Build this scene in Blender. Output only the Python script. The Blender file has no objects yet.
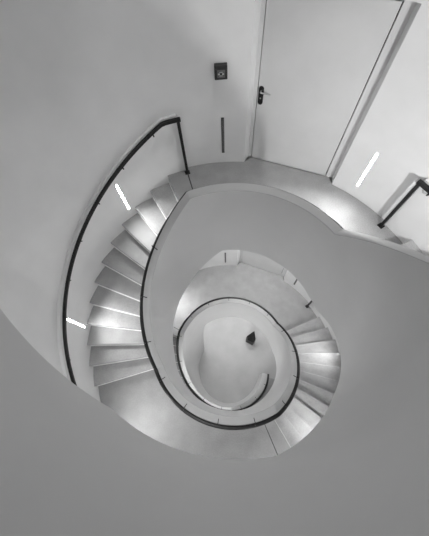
import bpy, bmesh, math, random
from mathutils import Vector, Matrix
random.seed(4)
COL = bpy.context.scene.collection
rad = math.radians
H = 1.0 / 6.0            # riser height
R_WALL = 2.60            # outer wall of the round stairwell
R_LIN = 2.55            # wall lining beside the flights
R_IN, R_OUT = 1.123, 1.223   # well face and stair face of the balustrade
R_RAIL = 1.268
PARA, RAIL = 1.073, 0.98
DL, DR = 7.58, 7.53      # step angles of the left and the right flights
ZC = -5.5 - 11 * H       # ground floor level

# ------------------------------------------------------------------ materials
def material(name, c, rough=0.6, noise=0.0, scale=8.0, speck=0.0, metallic=0.0, bump=0.0, emit=0.0, spec=0.3):
    m = bpy.data.materials.new(name); m.use_nodes = True
    nt = m.node_tree; b = nt.nodes['Principled BSDF']
    b.inputs['Roughness'].default_value = rough
    b.inputs['Metallic'].default_value = metallic
    b.inputs['Specular IOR Level'].default_value = spec
    co = nt.nodes.new('ShaderNodeTexCoord')
    n1 = nt.nodes.new('ShaderNodeTexNoise'); n1.inputs['Scale'].default_value = scale
    n1.inputs['Detail'].default_value = 6
    nt.links.new(co.outputs['Object'], n1.inputs['Vector'])
    rp = nt.nodes.new('ShaderNodeValToRGB')
    lo, hi = max(c - noise, 0), min(c + noise, 1)
    rp.color_ramp.elements[0].position = 0.3; rp.color_ramp.elements[1].position = 0.7
    rp.color_ramp.elements[0].color = (lo, lo, lo, 1); rp.color_ramp.elements[1].color = (hi, hi, hi, 1)
    nt.links.new(n1.outputs['Fac'], rp.inputs['Fac'])
    out = rp.outputs['Color']
    if speck > 0:
        n2 = nt.nodes.new('ShaderNodeTexNoise'); n2.inputs['Scale'].default_value = 70
        n2.inputs['Detail'].default_value = 2
        nt.links.new(co.outputs['Object'], n2.inputs['Vector'])
        r2 = nt.nodes.new('ShaderNodeValToRGB')
        r2.color_ramp.elements[0].position = 0.35; r2.color_ramp.elements[1].position = 0.65
        a = 1 - speck
        r2.color_ramp.elements[0].color = (a, a, a, 1); r2.color_ramp.elements[1].color = (1, 1, 1, 1)
        nt.links.new(n2.outputs['Fac'], r2.inputs['Fac'])
        mx = nt.nodes.new('ShaderNodeMix'); mx.data_type = 'RGBA'; mx.blend_type = 'MULTIPLY'
        mx.inputs['Factor'].default_value = 1
        nt.links.new(out, mx.inputs['A']); nt.links.new(r2.outputs['Color'], mx.inputs['B'])
        out = mx.outputs['Result']
    nt.links.new(out, b.inputs['Base Color'])
    if bump > 0:
        bp = nt.nodes.new('ShaderNodeBump'); bp.inputs['Strength'].default_value = bump
        bp.inputs['Distance'].default_value = 0.01
        nt.links.new(n1.outputs['Fac'], bp.inputs['Height']); nt.links.new(bp.outputs['Normal'], b.inputs['Normal'])
    if emit > 0:
        b.inputs['Emission Color'].default_value = (1, 1, 1, 1)
        b.inputs['Emission Strength'].default_value = emit
    return m

M = dict(
    wall=material('wall_plaster', 0.70, 0.8, 0.02, 3.0, bump=0.05),
    cope=material('coping_shaded', 0.42, 0.6, 0.015, 2.0),  # darker than the balustrade: shade on its top put into the colour
    para=material('balustrade_paint', 0.55, 0.6, 0.015, 2.0, bump=0.03),
    ceil=material('ceiling_paint', 0.7, 0.8, 0.01, 3.0),
    step=material('step_terrazzo', 0.36, 0.5, 0.035, 5.0, speck=0.16),
    landing=material('landing_terrazzo', 0.31, 0.5, 0.03, 4.0, speck=0.16),
    ground=material('ground_terrazzo', 0.47, 0.45, 0.03, 2.0, speck=0.08),
    door=material('door_paint', 0.60, 0.5, 0.015, 4.0),
    frame=material('frame_paint', 0.62, 0.5, 0.01, 4.0),
    strip=material('pale_strip', 0.85, 0.5, 0.01, 10.0),
    black=material('black_steel', 0.012, 0.4, 0.004, 20.0),
    dark=material('dark_plastic', 0.03, 0.45, 0.008, 20.0),
    joint=material('dark_joint', 0.05, 0.8, 0.01, 30.0),
    steel=material('brushed_steel', 0.5, 0.35, 0.03, 30.0, metallic=0.8),
    pale=material('pale_plastic', 0.5, 0.5, 0.02, 20.0),
    grey=material('grey_lens', 0.12, 0.4, 0.02, 20.0),
    lit=material('lit_diffuser', 0.8, 0.5, 0.01, 10.0, emit=1.0),
    black2=material('black_facets', 0.010, 0.5, 0.006, 12.0),
)
M['lit'].node_tree.nodes['Principled BSDF'].inputs['Emission Strength'].default_value = 34.0

# ------------------------------------------------------------------ helpers
def pol(r, a, z):
    a = rad(a); return Vector((r * math.cos(a), r * math.sin(a), z))

def world_loc(o):
    v = Vector((0, 0, 0))
    while o: v = v + o.location; o = o.parent
    return v

def obj(name, bm, mat, parent=None, origin=None, smooth=False):
    """link one mesh object; vertices come in world coordinates"""
    bmesh.ops.recalc_face_normals(bm, faces=bm.faces[:])
    base = world_loc(parent) if parent else Vector((0, 0, 0))
    loc = Vector(origin) if origin is not None else base
    for v in bm.verts: v.co -= loc
    me = bpy.data.meshes.new(name)
    if smooth:
        for f in bm.faces: f.smooth = True
    bm.to_mesh(me); bm.free()
    o = bpy.data.objects.new(name, me); COL.objects.link(o)
    me.materials.append(M[mat])
    o.parent = parent; o.location = loc - base
    if smooth: me.set_sharp_from_angle(angle=rad(35))
    return o

def tag(o, label=None, cat=None, group=None, kind=None):
    if label: o['label'] = label
    if cat: o['category'] = cat
    if group: o['group'] = group
    if kind: o['kind'] = kind
    return o

def empty(name, loc, label, cat, group=None, kind=None):
    o = bpy.data.objects.new(name, None); COL.objects.link(o); o.location = loc
    o.empty_display_size = 0.1
    return tag(o, label, cat, group, kind)

def hexa(bm, pts):
    """eight corners: bottom four then top four"""
    v = [bm.verts.new(p) for p in pts]
    for f in ((0, 1, 2, 3), (7, 6, 5, 4), (0, 4, 5, 1), (1, 5, 6, 2), (2, 6, 7, 3), (3, 7, 4, 0)):
        bm.faces.new([v[i] for i in f])

def sweep(bm, rings):
    """close a list of equal cross-section loops into a solid"""
    vs = [[bm.verts.new(p) for p in r] for r in rings]
    n = len(vs[0])
    for a, b in zip(vs, vs[1:]):
        for i in range(n):
            bm.faces.new((a[i], a[(i + 1) % n], b[(i + 1) % n], b[i]))
    bm.faces.new(vs[0]); bm.faces.new(vs[-1][::-1])

def frange(a, b, step):
    n = max(1, int(math.ceil((b - a) / step)))
    return [a + (b - a) * i / n for i in range(n + 1)]

def sector(bm, r0, r1, a0, a1, ztop, zbot, step=2.0):
    sweep(bm, [[pol(r0, a, zbot), pol(r1, a, zbot), pol(r1, a, ztop), pol(r0, a, ztop)] for a in frange(a0, a1, step)])

class Frame:
    """a local frame on the wall: x along the wall (clockwise seen from above), y up, n out of the wall into the room"""
    def __init__(s, r, az, z):
        s.o = pol(r, az, z); s.n = -pol(1, az, 0); s.x = Vector((s.o.y, -s.o.x, 0)).normalized(); s.y = Vector((0, 0, 1))
    def p(s, x, y, n): return s.o + s.x * x + s.y * y + s.n * n

class PFrame(Frame):
    def __init__(s, o, x, n): s.o, s.x, s.n, s.y = o, x, n, Vector((0, 0, 1))

def fbox(bm, F, x0, x1, y0, y1, n0, n1):
    hexa(bm, [F.p(x0, y0, n0), F.p(x1, y0, n0), F.p(x1, y0, n1), F.p(x0, y0, n1),
              F.p(x0, y1, n0), F.p(x1, y1, n0), F.p(x1, y1, n1), F.p(x0, y1, n1)])

def fround(bm, F, x0, x1, y0, y1, n0, n1, r, seg=6):
    """rounded plate standing out of the wall"""
    pts = []
    for cx, cy, a0 in ((x1 - r, y1 - r, 0), (x0 + r, y1 - r, 90), (x0 + r, y0 + r, 180), (x1 - r, y0 + r, 270)):
        for i in range(seg + 1):
            a = rad(a0 + 90 * i / seg); pts.append((cx + r * math.cos(a), cy + r * math.sin(a)))
    b = min(0.004, r * .4, (n1 - n0) * .4); mx, my = (x0 + x1) / 2, (y0 + y1) / 2
    sx, sy = 1 - 2 * b / (x1 - x0), 1 - 2 * b / (y1 - y0)
    sweep(bm, [[F.p(x, y, n0) for x, y in pts], [F.p(x, y, n1 - b) for x, y in pts],
               [F.p(mx + (x - mx) * sx, my + (y - my) * sy, n1) for x, y in pts]])

def tube(bm, pts, r, seg=8):
    rings = []
    for i, p in enumerate(pts):
        t = (pts[min(i + 1, len(pts) - 1)] - pts[max(i - 1, 0)]).normalized()
        u = t.cross(Vector((0, 0, 1)))
        if u.length < 1e-3: u = t.cross(Vector((1, 0, 0)))
        u.normalize(); w = u.cross(t)
        rings.append([p + (u * math.cos(2 * math.pi * k / seg) + w * math.sin(2 * math.pi * k / seg)) * r for k in range(seg)])
    sweep(bm, rings)

# ------------------------------------------------------------------ the descending line of the stair (unwound angle T, degrees)
# flights: (first nosing, risers, degrees per step, level above)
F_TOP = (-113 - 11 * DL, 12, DL, 4.0)
F_UP = (-60.4, 12, DR, 2.0)
F_LEFT = (112.6, 12, DL, 0.0)
F_RIGHT = (299.6, 12, DR, -2.0)
F_LOW1 = (519.0, 9, DL, -4.0)
F_LOW2 = (630.0, 11, DR, -5.5)
FLIGHTS = [F_TOP, F_UP, F_LEFT, F_RIGHT, F_LOW1, F_LOW2]

def line(T, shift=0.0, shift_r=None):
    z = 4.0
    for (t0, n, d, z0) in FLIGHTS:
        s = shift if (d == DL or shift_r is None) else shift_r
        if (t0, n, d, z0) == F_TOP: s = shift_r if shift_r is not None else shift
        k = (T + s - t0) / d
        if k <= 0: return z
        z = z0 - H * min(k, n)
    return z

def soffit(T):
    z = line(T, 16, 21.5) - 0.27
    k = (T % 360)               # the right flights carry a slightly thinner waist in their lower half
    d = ((k + 180) % 360) - 180
    if T < -85: z += .09 * max(0, 1 - ((T + 122) / 37) ** 2)
    return z + .11 * max(0, 1 - ((d + 14) / 34) ** 2)

# ------------------------------------------------------------------ camera
f_px = 276.52; CX, CY = 214.5, 268.0; VX, VY = 228.10, 392.38
n = Vector((VX - CX, -(VY - CY), -f_px)).normalized(); up = -n
x = (Vector((1, 0, 0)) - up * up.x).normalized(); y = up.cross(x)
cam_d = bpy.data.cameras.new('camera'); cam = bpy.data.objects.new('camera', cam_d); COL.objects.link(cam)
R = Matrix((x, y, up))          # rows: world axes in camera space -> maps camera vectors to world
cam.matrix_world = Matrix.Translation((-0.0744, -0.8187, 3.3996)) @ R.to_4x4()
cam_d.sensor_width = 36; cam_d.lens = f_px * 36 / 536; cam_d.clip_start = 0.02
bpy.context.scene.camera = cam

# ------------------------------------------------------------------ setting: outer wall, ground floor, ceiling
ZTOP = 7.0
DOOR_A = (53.0, 84.5)           # angular width of the door recess
P_L, P_R = Vector((0.365, 2.691, 0)), Vector((1.548, 2.220, 0))
DOOR_H = 2.15
openings = [(0.0, DOOR_H), (-4.0, -4.0 + DOOR_H)]

bm = bmesh.new()
azs = [DOOR_A[0]] + frange(DOOR_A[0], DOOR_A[1], 2)[1:] + frange(DOOR_A[1], DOOR_A[0] + 360, 2)[1:]
zs = sorted({ZC - 0.2, ZTOP} | {v for o in openings for v in o})
for a0, a1 in zip(azs, azs[1:]):
    for z0, z1 in zip(zs, zs[1:]):
        if a1 <= DOOR_A[1] + .01 and any(abs(z0 - o[0]) < .01 for o in openings): continue
        q = [bm.verts.new(pol(R_WALL, a, z)) for a, z in ((a0, z0), (a1, z0), (a1, z1), (a0, z1))]
        bm.faces.new(q)
    q = [bm.verts.new(pol(R_WALL + .45, a, z)) for a, z in ((a0, zs[0]), (a1, zs[0]), (a1, zs[-1]), (a0, zs[-1]))]
    bm.faces.new(q)
    q = [bm.verts.new(p) for p in (pol(R_WALL, a0, ZTOP), pol(R_WALL, a1, ZTOP), pol(R_WALL + .45, a1, ZTOP), pol(R_WALL + .45, a0, ZTOP))]
    bm.faces.new(q)
for z0, z1 in openings:         # reveals and the head of each recess
    for a, P in ((DOOR_A[1], P_L), (DOOR_A[0], P_R)):
        w = pol(R_WALL, a, 0); P2 = P * 1.04
        bm.faces.new([bm.verts.new(Vector((p.x, p.y, z))) for p, z in ((w, z0), (P2, z0), (P2, z1), (w, z1))])
    arc = [pol(R_WALL, a, z1) for a in frange(DOOR_A[0], DOOR_A[1], 2)]
    bm.faces.new([bm.verts.new(p) for p in arc + [Vector((P_L.x * 1.04, P_L.y * 1.04, z1)), Vector((P_R.x * 1.04, P_R.y * 1.04, z1))]])
bmesh.ops.remove_doubles(bm, verts=bm.verts[:], dist=1e-4)
wall = obj('wall_outer', bm, 'wall', smooth=True); tag(wall, 'pale grey curved plaster wall around the whole stairwell', 'wall', kind='structure')

bm = bmesh.new()
bmesh.ops.create_circle(bm, cap_ends=True, segments=96, radius=R_WALL + .3)
for v in bm.verts: v.co.z = ZC
g = bmesh.ops.extrude_face_region(bm, geom=bm.faces[:])
for v in [e for e in g['geom'] if isinstance(e, bmesh.types.BMVert)]: v.co.z -= .2
tag(obj('floor', bm, 'ground'), 'pale ground floor far below at the bottom of the well', 'floor', kind='structure')

bm = bmesh.new()
bmesh.ops.create_circle(bm, cap_ends=True, segments=96, radius=R_WALL + .45)
for v in bm.verts: v.co.z = ZTOP + .001
g = bmesh.ops.extrude_face_region(bm, geom=bm.faces[:])
for v in [e for e in g['geom'] if isinstance(e, bmesh.types.BMVert)]: v.co.z += .2
tag(obj('ceiling', bm, 'ceil'), 'white ceiling over the stairwell', 'ceiling', kind='structure')

# ------------------------------------------------------------------ landings
def landing(t0, t1, z, label, door=False, joints=()):
    bm = bmesh.new()
    sector(bm, R_OUT + .002, R_WALL - .001, t0, t1, z, z - .25)
    if door:                    # the floor runs into the door recess
        arc = [pol(R_WALL - .001, a, 0) for a in frange(DOOR_A[0] + .05, DOOR_A[1] - .05, 2)]
        pts = arc + [P_L * .999, P_R * .999]
        sweep(bm, [[Vector((p.x, p.y, z - .05)) for p in pts], [Vector((p.x, p.y, z)) for p in pts]])
    o = obj('floor', bm, 'landing'); tag(o, label, 'landing', kind='structure')
    for a in joints:
        b2 = bmesh.new(); w = .22
        sector(b2, R_OUT + .01, R_WALL - .01, a - w, a + w, z + .0012, z - .02)
        obj('floor_joint', b2, 'joint', o)
    return o
landing(-250, F_TOP[0], 4.0, 'landing above the picture at the head of the top flight')
landing(-113, F_UP[0], 2.0, 'half landing behind the nearest balustrade at the bottom of the picture')
landing(22.4, 112.6, 0.0, 'grey terrazzo landing in front of the large door at the top of the picture', True, (105.4,))
landing(196.0, 299.6, -2.0, 'curved half landing between the left and the right flights', False, (292.2,))
landing(382.4, 519.0, -4.0, 'lower grey landing in front of the small distant door', True, (512.4,))
landing(579.7, 630.0, -5.5, 'lowest half landing behind the inner balustrade')

# ------------------------------------------------------------------ flights
def flight(spec, label, r1=R_LIN - .001):
    t0, n_, d, z0 = spec
    root = empty('stair_flight', pol(1.9, t0 + n_ * d / 2, z0 - n_ * H), label, 'stairs', 'flights of the spiral staircase')
    for k in range(1, n_):
        a0, a1 = t0 + (k - 1) * d, t0 + k * d
        zt, zb = z0 - k * H, z0 - (k + 1) * H
        bm = bmesh.new()
        r0 = R_OUT + .002
        over = .45
        # tread with a slim overhanging nosing above a plain riser, one profile swept from the inner to the outer end
        rings = []
        for r in (r0, r1):
            aa = frange(a0 + .02, a1, d / 4)
            e = math.degrees(.018 / r)
            prof = [pol(r, a, zt) for a in aa] + [pol(r, a1 + e, zt - .004), pol(r, a1 + e, zt - .04), pol(r, a1, zt - .042), pol(r, a1, zb + .001)] + [pol(r, a, zb + .001) for a in aa[-2::-1]]
            rings.append(prof)
        sweep(bm, rings)
        obj('step', bm, 'step', root)
    # pale strip along the foot of every riser
    for k in range(1, n_ + 1):
        a1 = t0 + (k - 1) * d; zt = z0 - k * H
        bm = bmesh.new(); rings = []
        for r in (R_OUT + .003, r1 - .001):
            e = math.degrees(.016 / r); g = math.degrees(.0005 / r)
            rings.append([pol(r, a1 + g, zt + .0008), pol(r, a1 + e, zt + .0008), pol(r, a1 + e, zt + .028), pol(r, a1 + g, zt + .028)])
        sweep(bm, rings)
        obj('riser_strip', bm, 'strip', root)['label'] = 'pale strip at the foot of a riser'
    bm = bmesh.new()
    rings = []
    for a in frange(t0, t0 + (n_ - 1) * d, 2.5):
        zt = z0 - (a - t0) / d * H - 2 * H - .006
        zb = min(soffit(a), zt - .05)
        rings.append([pol(R_OUT + .002, a, zb), pol(r1, a, zb), pol(r1, a, zt), pol(R_OUT + .002, a, zt)])
    sweep(bm, rings)
    obj('soffit', bm, 'para', root, smooth=True)
    return root
flight(F_TOP, 'top flight rising above the camera at the far left edge')
flight(F_UP, 'flight rising from the door landing past the right edge of the picture')
flight(F_LEFT, 'large flight of terrazzo steps curving down the left side')
flight(F_RIGHT, 'flight of fanned steps curving down the right side to the lower landing')
flight(F_LOW1, 'hidden flight going down from the lower landing beside the inner balustrade')
flight(F_LOW2, 'last flight ending at the ground floor beside the innermost rail')

# wall lining below the outer rails (ledge just under each rail)
def outer_rail_z(T, spec):
    t0, n_, d, z0 = spec
    k = (T - t0) / d
    return z0 + .945 - H * min(max(k + .32, 0), n_) - .006 * min(max(k, 0), n_)

def lining(spec, t0, t1, label):
    bm = bmesh.new(); rings = []
    for a in frange(t0, t1, 1.5):
        zb = soffit(a) - .0; zt = outer_rail_z(a, spec) + .012
        zb = max(zb, spec[3] - spec[1] * H + .001)
        zb = line(a) - 2.2 * H if spec[0] < a < spec[0] + spec[1] * spec[2] else line(a) + .001
        rings.append([pol(R_LIN, a, zb), pol(R_WALL - .0005, a, zb), pol(R_WALL - .0005, a, zt), pol(R_LIN, a, zt)])
    sweep(bm, rings)
    tag(obj('trim', bm, 'wall', smooth=True), label, 'wall lining', kind='structure')
lining(F_LEFT, 105.6, 203.5, 'low white wall lining under the long black rail on the left')
lining(F_RIGHT, 297.0, 391.8, 'narrow white wall lining beside the right flight')
lining(F_UP, -63.0, 31.8, 'white wall lining beside the flight rising at the right edge')

# ------------------------------------------------------------------ balustrade with its inner handrail
T0, T1 = -250.0, 706.5
bal = empty('balustrade', pol(1.17, T1, ZC), 'continuous pale spiral balustrade wrapping the open well from top to ground', 'balustrade')
def lower_in(T): return R_IN + .045 * min(1, max(0, T - 560) / 30) - .105 * min(1, max(0, T - 625) / 60)
def ring_para(T):
    zt = line(T) + PARA
    zb = soffit(T)
    if T > 488: zb = zb + (ZC + .001 - zb) * min(1, (T - 488) / 18) ** 1.5
    ri = R_IN
    ri = lower_in(T)
    c = .012
    return [pol(ri, T, zb), pol(R_OUT, T, zb), pol(R_OUT, T, zt - c), pol(ri, T, zt - c)]
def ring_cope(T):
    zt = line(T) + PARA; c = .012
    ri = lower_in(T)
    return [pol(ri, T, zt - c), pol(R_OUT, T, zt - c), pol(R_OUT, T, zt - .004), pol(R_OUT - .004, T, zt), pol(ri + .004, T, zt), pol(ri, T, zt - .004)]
bm = bmesh.new()
ts = frange(T0, T1, 1.5)
sweep(bm, [ring_para(T) for T in ts])
obj('parapet_wall', bm, 'para', bal, smooth=True)
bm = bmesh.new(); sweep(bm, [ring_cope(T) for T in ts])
obj('coping', bm, 'cope', bal, smooth=True)['label'] = 'top edge coloured darker in place of shade'

bm = bmesh.new(); rings = []
w = .027
for T in frange(T0, T1 + 1, 1.5):
    z = line(T) + RAIL
    rings.append([pol(R_RAIL + w * math.cos(rad(22.5 + 45 * k)) * 1.05, T, z + w * math.sin(rad(22.5 + 45 * k))) for k in range(8)])
sweep(bm, rings)
ir = obj('handrail', bm, 'black', bal, smooth=True); ir['label'] = 'black steel inner handrail'
for T in frange(140, 690, 24.0):
    bm = bmesh.new(); z = line(T) + PARA; e = math.degrees(.005 / R_OUT); zr = line(T) + RAIL
    sec = lambda r, zz: [pol(r, T - e, zz), pol(r, T + e, zz)]
    # flat strap: fixed on top of the wall, bent down over its edge to the rail
    def strap(pts, th=.006):
        rr = []
        for (r, zz) in pts: rr.append((r, zz))
        for (r_a, z_a), (r_b, z_b) in zip(rr, rr[1:]):
            if abs(z_a - z_b) < 1e-6:
                hexa(bm, [pol(r_a, T - e, z_a), pol(r_b, T - e, z_a), pol(r_b, T + e, z_a), pol(r_a, T + e, z_a),
                          pol(r_a, T - e, z_a + th), pol(r_b, T - e, z_a + th), pol(r_b, T + e, z_a + th), pol(r_a, T + e, z_a + th)])
            else:
                hexa(bm, [pol(r_a - th, T - e, z_b), pol(r_a, T - e, z_b), pol(r_a, T + e, z_b), pol(r_a - th, T + e, z_b),
                          pol(r_a - th, T - e, z_a), pol(r_a, T - e, z_a), pol(r_a, T + e, z_a), pol(r_a - th, T + e, z_a)])
    strap([(R_OUT - .055, z + .002), (R_RAIL, z + .002), (R_RAIL, zr + .02)])
    obj('rail_bracket', bm, 'black', ir)

# ------------------------------------------------------------------ outer handrails on the wall
def wall_rail(spec, ta, tb, post_at, label):
    root = empty('wall_handrail', pol(2.5, post_at, line(post_at)), label, 'handrail', 'black handrails on the outer wall')
    r = R_LIN - .06; w = .021
    bm = bmesh.new()
    rings = []
    for a in frange(ta, tb, 1.2):
        z = outer_rail_z(a, spec)
        rings.append([pol(r - w, a, z - w), pol(r + w, a, z - w), pol(r + w, a, z + w), pol(r - w, a, z + w)])
    sweep(bm, rings)
    rl = obj('rail', bm, 'black', root, smooth=True)
    bm = bmesh.new(); F = Frame(r, post_at, line(post_at) + .001)
    zt = outer_rail_z(post_at, spec) - line(post_at) - w - .001
    fbox(bm, F, -.02, .02, 0.008, zt, -.02, .02); fbox(bm, F, -.04, .04, 0, .008, -.035, .04)
    obj('post', bm, 'black', root)
    for a in frange(ta + 9, tb - 4, 13.5):
        z = outer_rail_z(a, spec)
        bm = bmesh.new()
        tube(bm, [pol(r, a, z - w), pol(r, a, z - .07), pol(r + .02, a, z - .085), pol(R_LIN - .001, a, z - .085)], .008, 6)
        obj('rail_bracket', bm, 'black', root)
    return root
wall_rail(F_LEFT, 104.6, 205.0, 105.4, 'long black wall handrail of the left flight with an upright post by the landing')
wall_rail(F_RIGHT, 296.5, 392.6, 391.9, 'short visible end of a black wall handrail by the lower landing')
wall_rail(F_UP, -63.5, 32.6, 31.9, 'black wall handrail of the flight rising at the right edge')

# ------------------------------------------------------------------ doors
dx = (P_R - P_L).normalized(); dn = Vector((dx.y, -dx.x, 0))
if dn.dot(P_L) > 0: dn = -dn
DW = (P_R - P_L).length
def door(name, z, label):
    F = PFrame(P_L + Vector((0, 0, z)), dx, dn)
    root = empty(name, F.o, label, 'door', kind='structure')
    bm = bmesh.new()
    fbox(bm, F, -.06, .004, .001, DOOR_H + .04, -.08, .004)
    fbox(bm, F, DW - .055, DW + .06, .001, DOOR_H + .04, -.08, .004)
    fbox(bm, F, .004, DW - .055, DOOR_H - .04, DOOR_H + .04, -.08, .004)
    obj('door_frame', bm, 'frame', root)
    bm = bmesh.new()
    fbox(bm, F, .004, DW - .055, .001, DOOR_H - .04, -.08, -.055)
    obj('shadow_gap', bm, 'joint', root)
    bm = bmesh.new()
    fbox(bm, F, .013, DW - .067, .008, DOOR_H - .05, -.05, 0.0)
    leaf = obj('door_leaf', bm, 'door', root)
    bm = bmesh.new(); fround(bm, F, .025, .09, .92, 1.16, 0.0005, .014, .032)
    pl = obj('handle_plate', bm, 'black', leaf)
    bm = bmesh.new()
    tube(bm, [F.p(.058, 1.11, .012), F.p(.058, 1.11, .05), F.p(.068, 1.11, .06), F.p(.19, 1.11, .06)], .009, 8)
    lv = obj('door_lever', bm, 'steel', pl, smooth=True); lv['label'] = 'steel lever'
    bm = bmesh.new(); fround(bm, F, .048, .067, 1.0, 1.019, .0138, .018, .009)
    kc = obj('key_cylinder', bm, 'steel', pl); kc['label'] = 'steel key cylinder'
    return root
door('door_1', 0.0, 'wide flush pale door on the upper landing with a black handle plate')
door('door_2', -4.0, 'small distant pale door on the lower landing')

# ------------------------------------------------------------------ slot lights in the wall
def slot(az, z, lit, label, r=R_WALL, h=.6, grp=None, power=5.6, aim=0):
    F = Frame(r, az, z)
    root = empty('wall_light', F.o, label, 'wall light', 'slot lights in the stairwell wall')
    bm = bmesh.new(); w = .020
    for x0, x1, y0, y1 in ((-w, -w + .006, 0, h), (w - .006, w, 0, h), (-w + .006, w - .006, 0, .006), (-w + .006, w - .006, h - .006, h)):
        fbox(bm, F, x0, x1, y0, y1, .001, .008)
    obj('light_frame', bm, 'frame' if lit else 'dark', root)
    bm = bmesh.new(); fround(bm, F, -w + .0065, w - .0065, .0065, h - .0065, .001, .006, .003, 3)
    d = obj('diffuser', bm, 'lit' if lit else 'grey', root)
    if lit:
        l = bpy.data.lights.new('slot_lamp', 'AREA'); l.shape = 'RECTANGLE'; l.size = .05; l.size_y = .2
        l.energy = power; l.spread = rad(125)
        lo = bpy.data.objects.new('slot_lamp', l); COL.objects.link(lo)
        lo.location = F.p(0, h * .8, .09)
        hz = F.n * math.cos(rad(aim)) - F.x * math.sin(rad(aim))
        dirv = (hz * math.cos(rad(24)) - F.y * math.sin(rad(24))).normalized()
        lo.rotation_euler = dirv.to_track_quat('-Z', 'Y').to_euler()
    d['label'] = 'glowing white diffuser' if lit else 'dark unlit diffuser'
    return root
slot(91.8, .20, False, 'dark unlit vertical slot light on the wall left of the large door')
slot(45.7, .20, True, 'glowing white slot light on the wall right of the large door', power=8)
slot(130.4, -.30, True, 'glowing white slot light under the left rail near its top end', R_LIN)
slot(175.2, -1.30, True, 'glowing white slot light at the left edge beside the middle of the left flight', R_LIN)
slot(221, -1.80, True, 'slot light over the half landing, hidden under the near balustrade')
slot(281, -1.80, True, 'slot light near the right end of the half landing, hidden under the near balustrade', aim=65, power=2.5)
slot(315.5, -2.30, True, 'slot light beside the upper steps of the right flight, hidden by the balustrade', R_LIN)
slot(362, -3.25, True, 'slot light beside the lower steps of the right flight, near the bright tread', R_LIN)
slot(91.8, -3.80, False, 'small dark slot light left of the distant door')
slot(46.5, -3.80, False, 'small dark slot light right of the distant door')
slot(136, -3.80, True, 'slot light at the left end of the lower landing, hidden by the balustrade', power=11)
slot(2, .75, True, 'slot light beside the flight rising at the right edge', R_LIN)
slot(-42, 1.75, True, 'slot light beside the upper steps of the rising flight', R_LIN, aim=55, power=36)

# ------------------------------------------------------------------ wall call point
F = Frame(R_WALL, 92.0, 1.41)
cp = empty('fire_call_point', F.o, 'small dark square call point box on the wall left of the large door', 'alarm box')
bm = bmesh.new(); fround(bm, F, -.075, .075, -.08, .08, .001, .05, .008); obj('housing', bm, 'dark', cp)
bm = bmesh.new(); fround(bm, F, -.045, .045, -.055, .03, .0505, .054, .006); pn = obj('front_panel', bm, 'grey', cp); pn['label'] = 'grey front panel'
bm = bmesh.new()
for s in (-1, 1):
    fround(bm, F, s * .024 - .011, s * .024 + .011, -.022, -.004, .0545, .0555, .003, 3)
    fround(bm, F, -.02, .02, -.0125 + s * .02 - .003, -.0125 + s * .02 + .003, .0545, .0555, .002, 3)
obj('arrow_marks', bm, 'pale', pn)
bm = bmesh.new(); fround(bm, F, -.011, .011, -.023, -.002, .0545, .058, .0105); obj('push_button', bm, 'black', pn)
bm = bmesh.new(); fbox(bm, F, -.06, .06, .047, .052, .0495, .0515); obj('lid_seam', bm, 'black', cp)

# ------------------------------------------------------------------ dark pointed object on the ground floor
base = Vector((0.80, 0.98, ZC + .001))
sc = empty('floor_sculpture', base, 'small black faceted pointed block standing on the pale ground floor', 'sculpture')
bm = bmesh.new()
foot = [(-.18, -.05), (.07, -.19), (.19, -.01), (.14, .15), (-.14, .12)]
mid = [(-.145, -.08), (.05, -.18), (.15, -.05), (.13, .15), (-.15, .06)]
vf = [bm.verts.new(base + Vector((a, b, 0))) for a, b in foot]
vm = [bm.verts.new(base + Vector((a, b, .58))) for a, b in mid]
tp = bm.verts.new(base + Vector((.09, .17, .9)))
for i in range(5):
    j = (i + 1) % 5
    bm.faces.new((vf[i], vf[j], vm[j], vm[i])); bm.faces.new((vm[i], vm[j], tp))
bm.faces.new(vf[::-1])
obj('faceted_body', bm, 'black2', sc)

# ------------------------------------------------------------------ light
w_ = bpy.data.worlds.new('world'); bpy.context.scene.world = w_; w_.use_nodes = True
w_.node_tree.nodes['Background'].inputs['Color'].default_value = (1, 1, 1, 1)
w_.node_tree.nodes['Background'].inputs['Strength'].default_value = 0.2
def area(loc, size, power, rot=(0, 0, 0), shape='DISK'):  # unseen fill lamps, added to brighten the stairwell
    l = bpy.data.lights.new('fill_lamp', 'AREA'); l.shape = shape; l.size = size; l.energy = power
    o = bpy.data.objects.new('fill_lamp', l); COL.objects.link(o); o.location = loc; o.rotation_euler = rot
    return o
def point(loc, size, power):
    l = bpy.data.lights.new('soffit_lamp', 'POINT'); l.shadow_soft_size = size; l.energy = power
    o = bpy.data.objects.new('soffit_lamp', l); COL.objects.link(o); o.location = loc
    return o
area((0, 0, ZTOP - .05), 3.5, 4)  # weak overhead fill, added for general brightness
o = area(pol(1.75, 72, ZTOP - .05), .6, 16); o.data.spread = rad(75)  # added to brighten the upper landing and its door
for a, z, pw in ((70, -.36, 60), (70, -4.32, 23), (120, -4.32, 23), (245, 1.68, 26)):  # added fill below the landings, lifting the floors and walls
    o = area(pol(1.9 if pw < 50 else 2.1, a, z), .7, pw)
    if pw > 50:
        o.data.spread = rad(130)
        o.rotation_euler = Vector((pol(.6, a, 0).x, pol(.6, a, 0).y, -1)).to_track_quat('-Z', 'Y').to_euler()

o = area(pol(1.85, 250, -2.68), .6, 24); o.data.spread = rad(110)  # added fill aimed across the well to brighten its far faces
o.rotation_euler = (-pol(1, 250, 0) - Vector((0, 0, .75))).to_track_quat('-Z', 'Y').to_euler()

vs = bpy.context.scene.view_settings
vs.view_transform = 'Standard'; vs.look = 'None'; vs.exposure = 0.33; vs.gamma = 1

cy = bpy.context.scene.cycles
cy.max_bounces = 16; cy.diffuse_bounces = 12
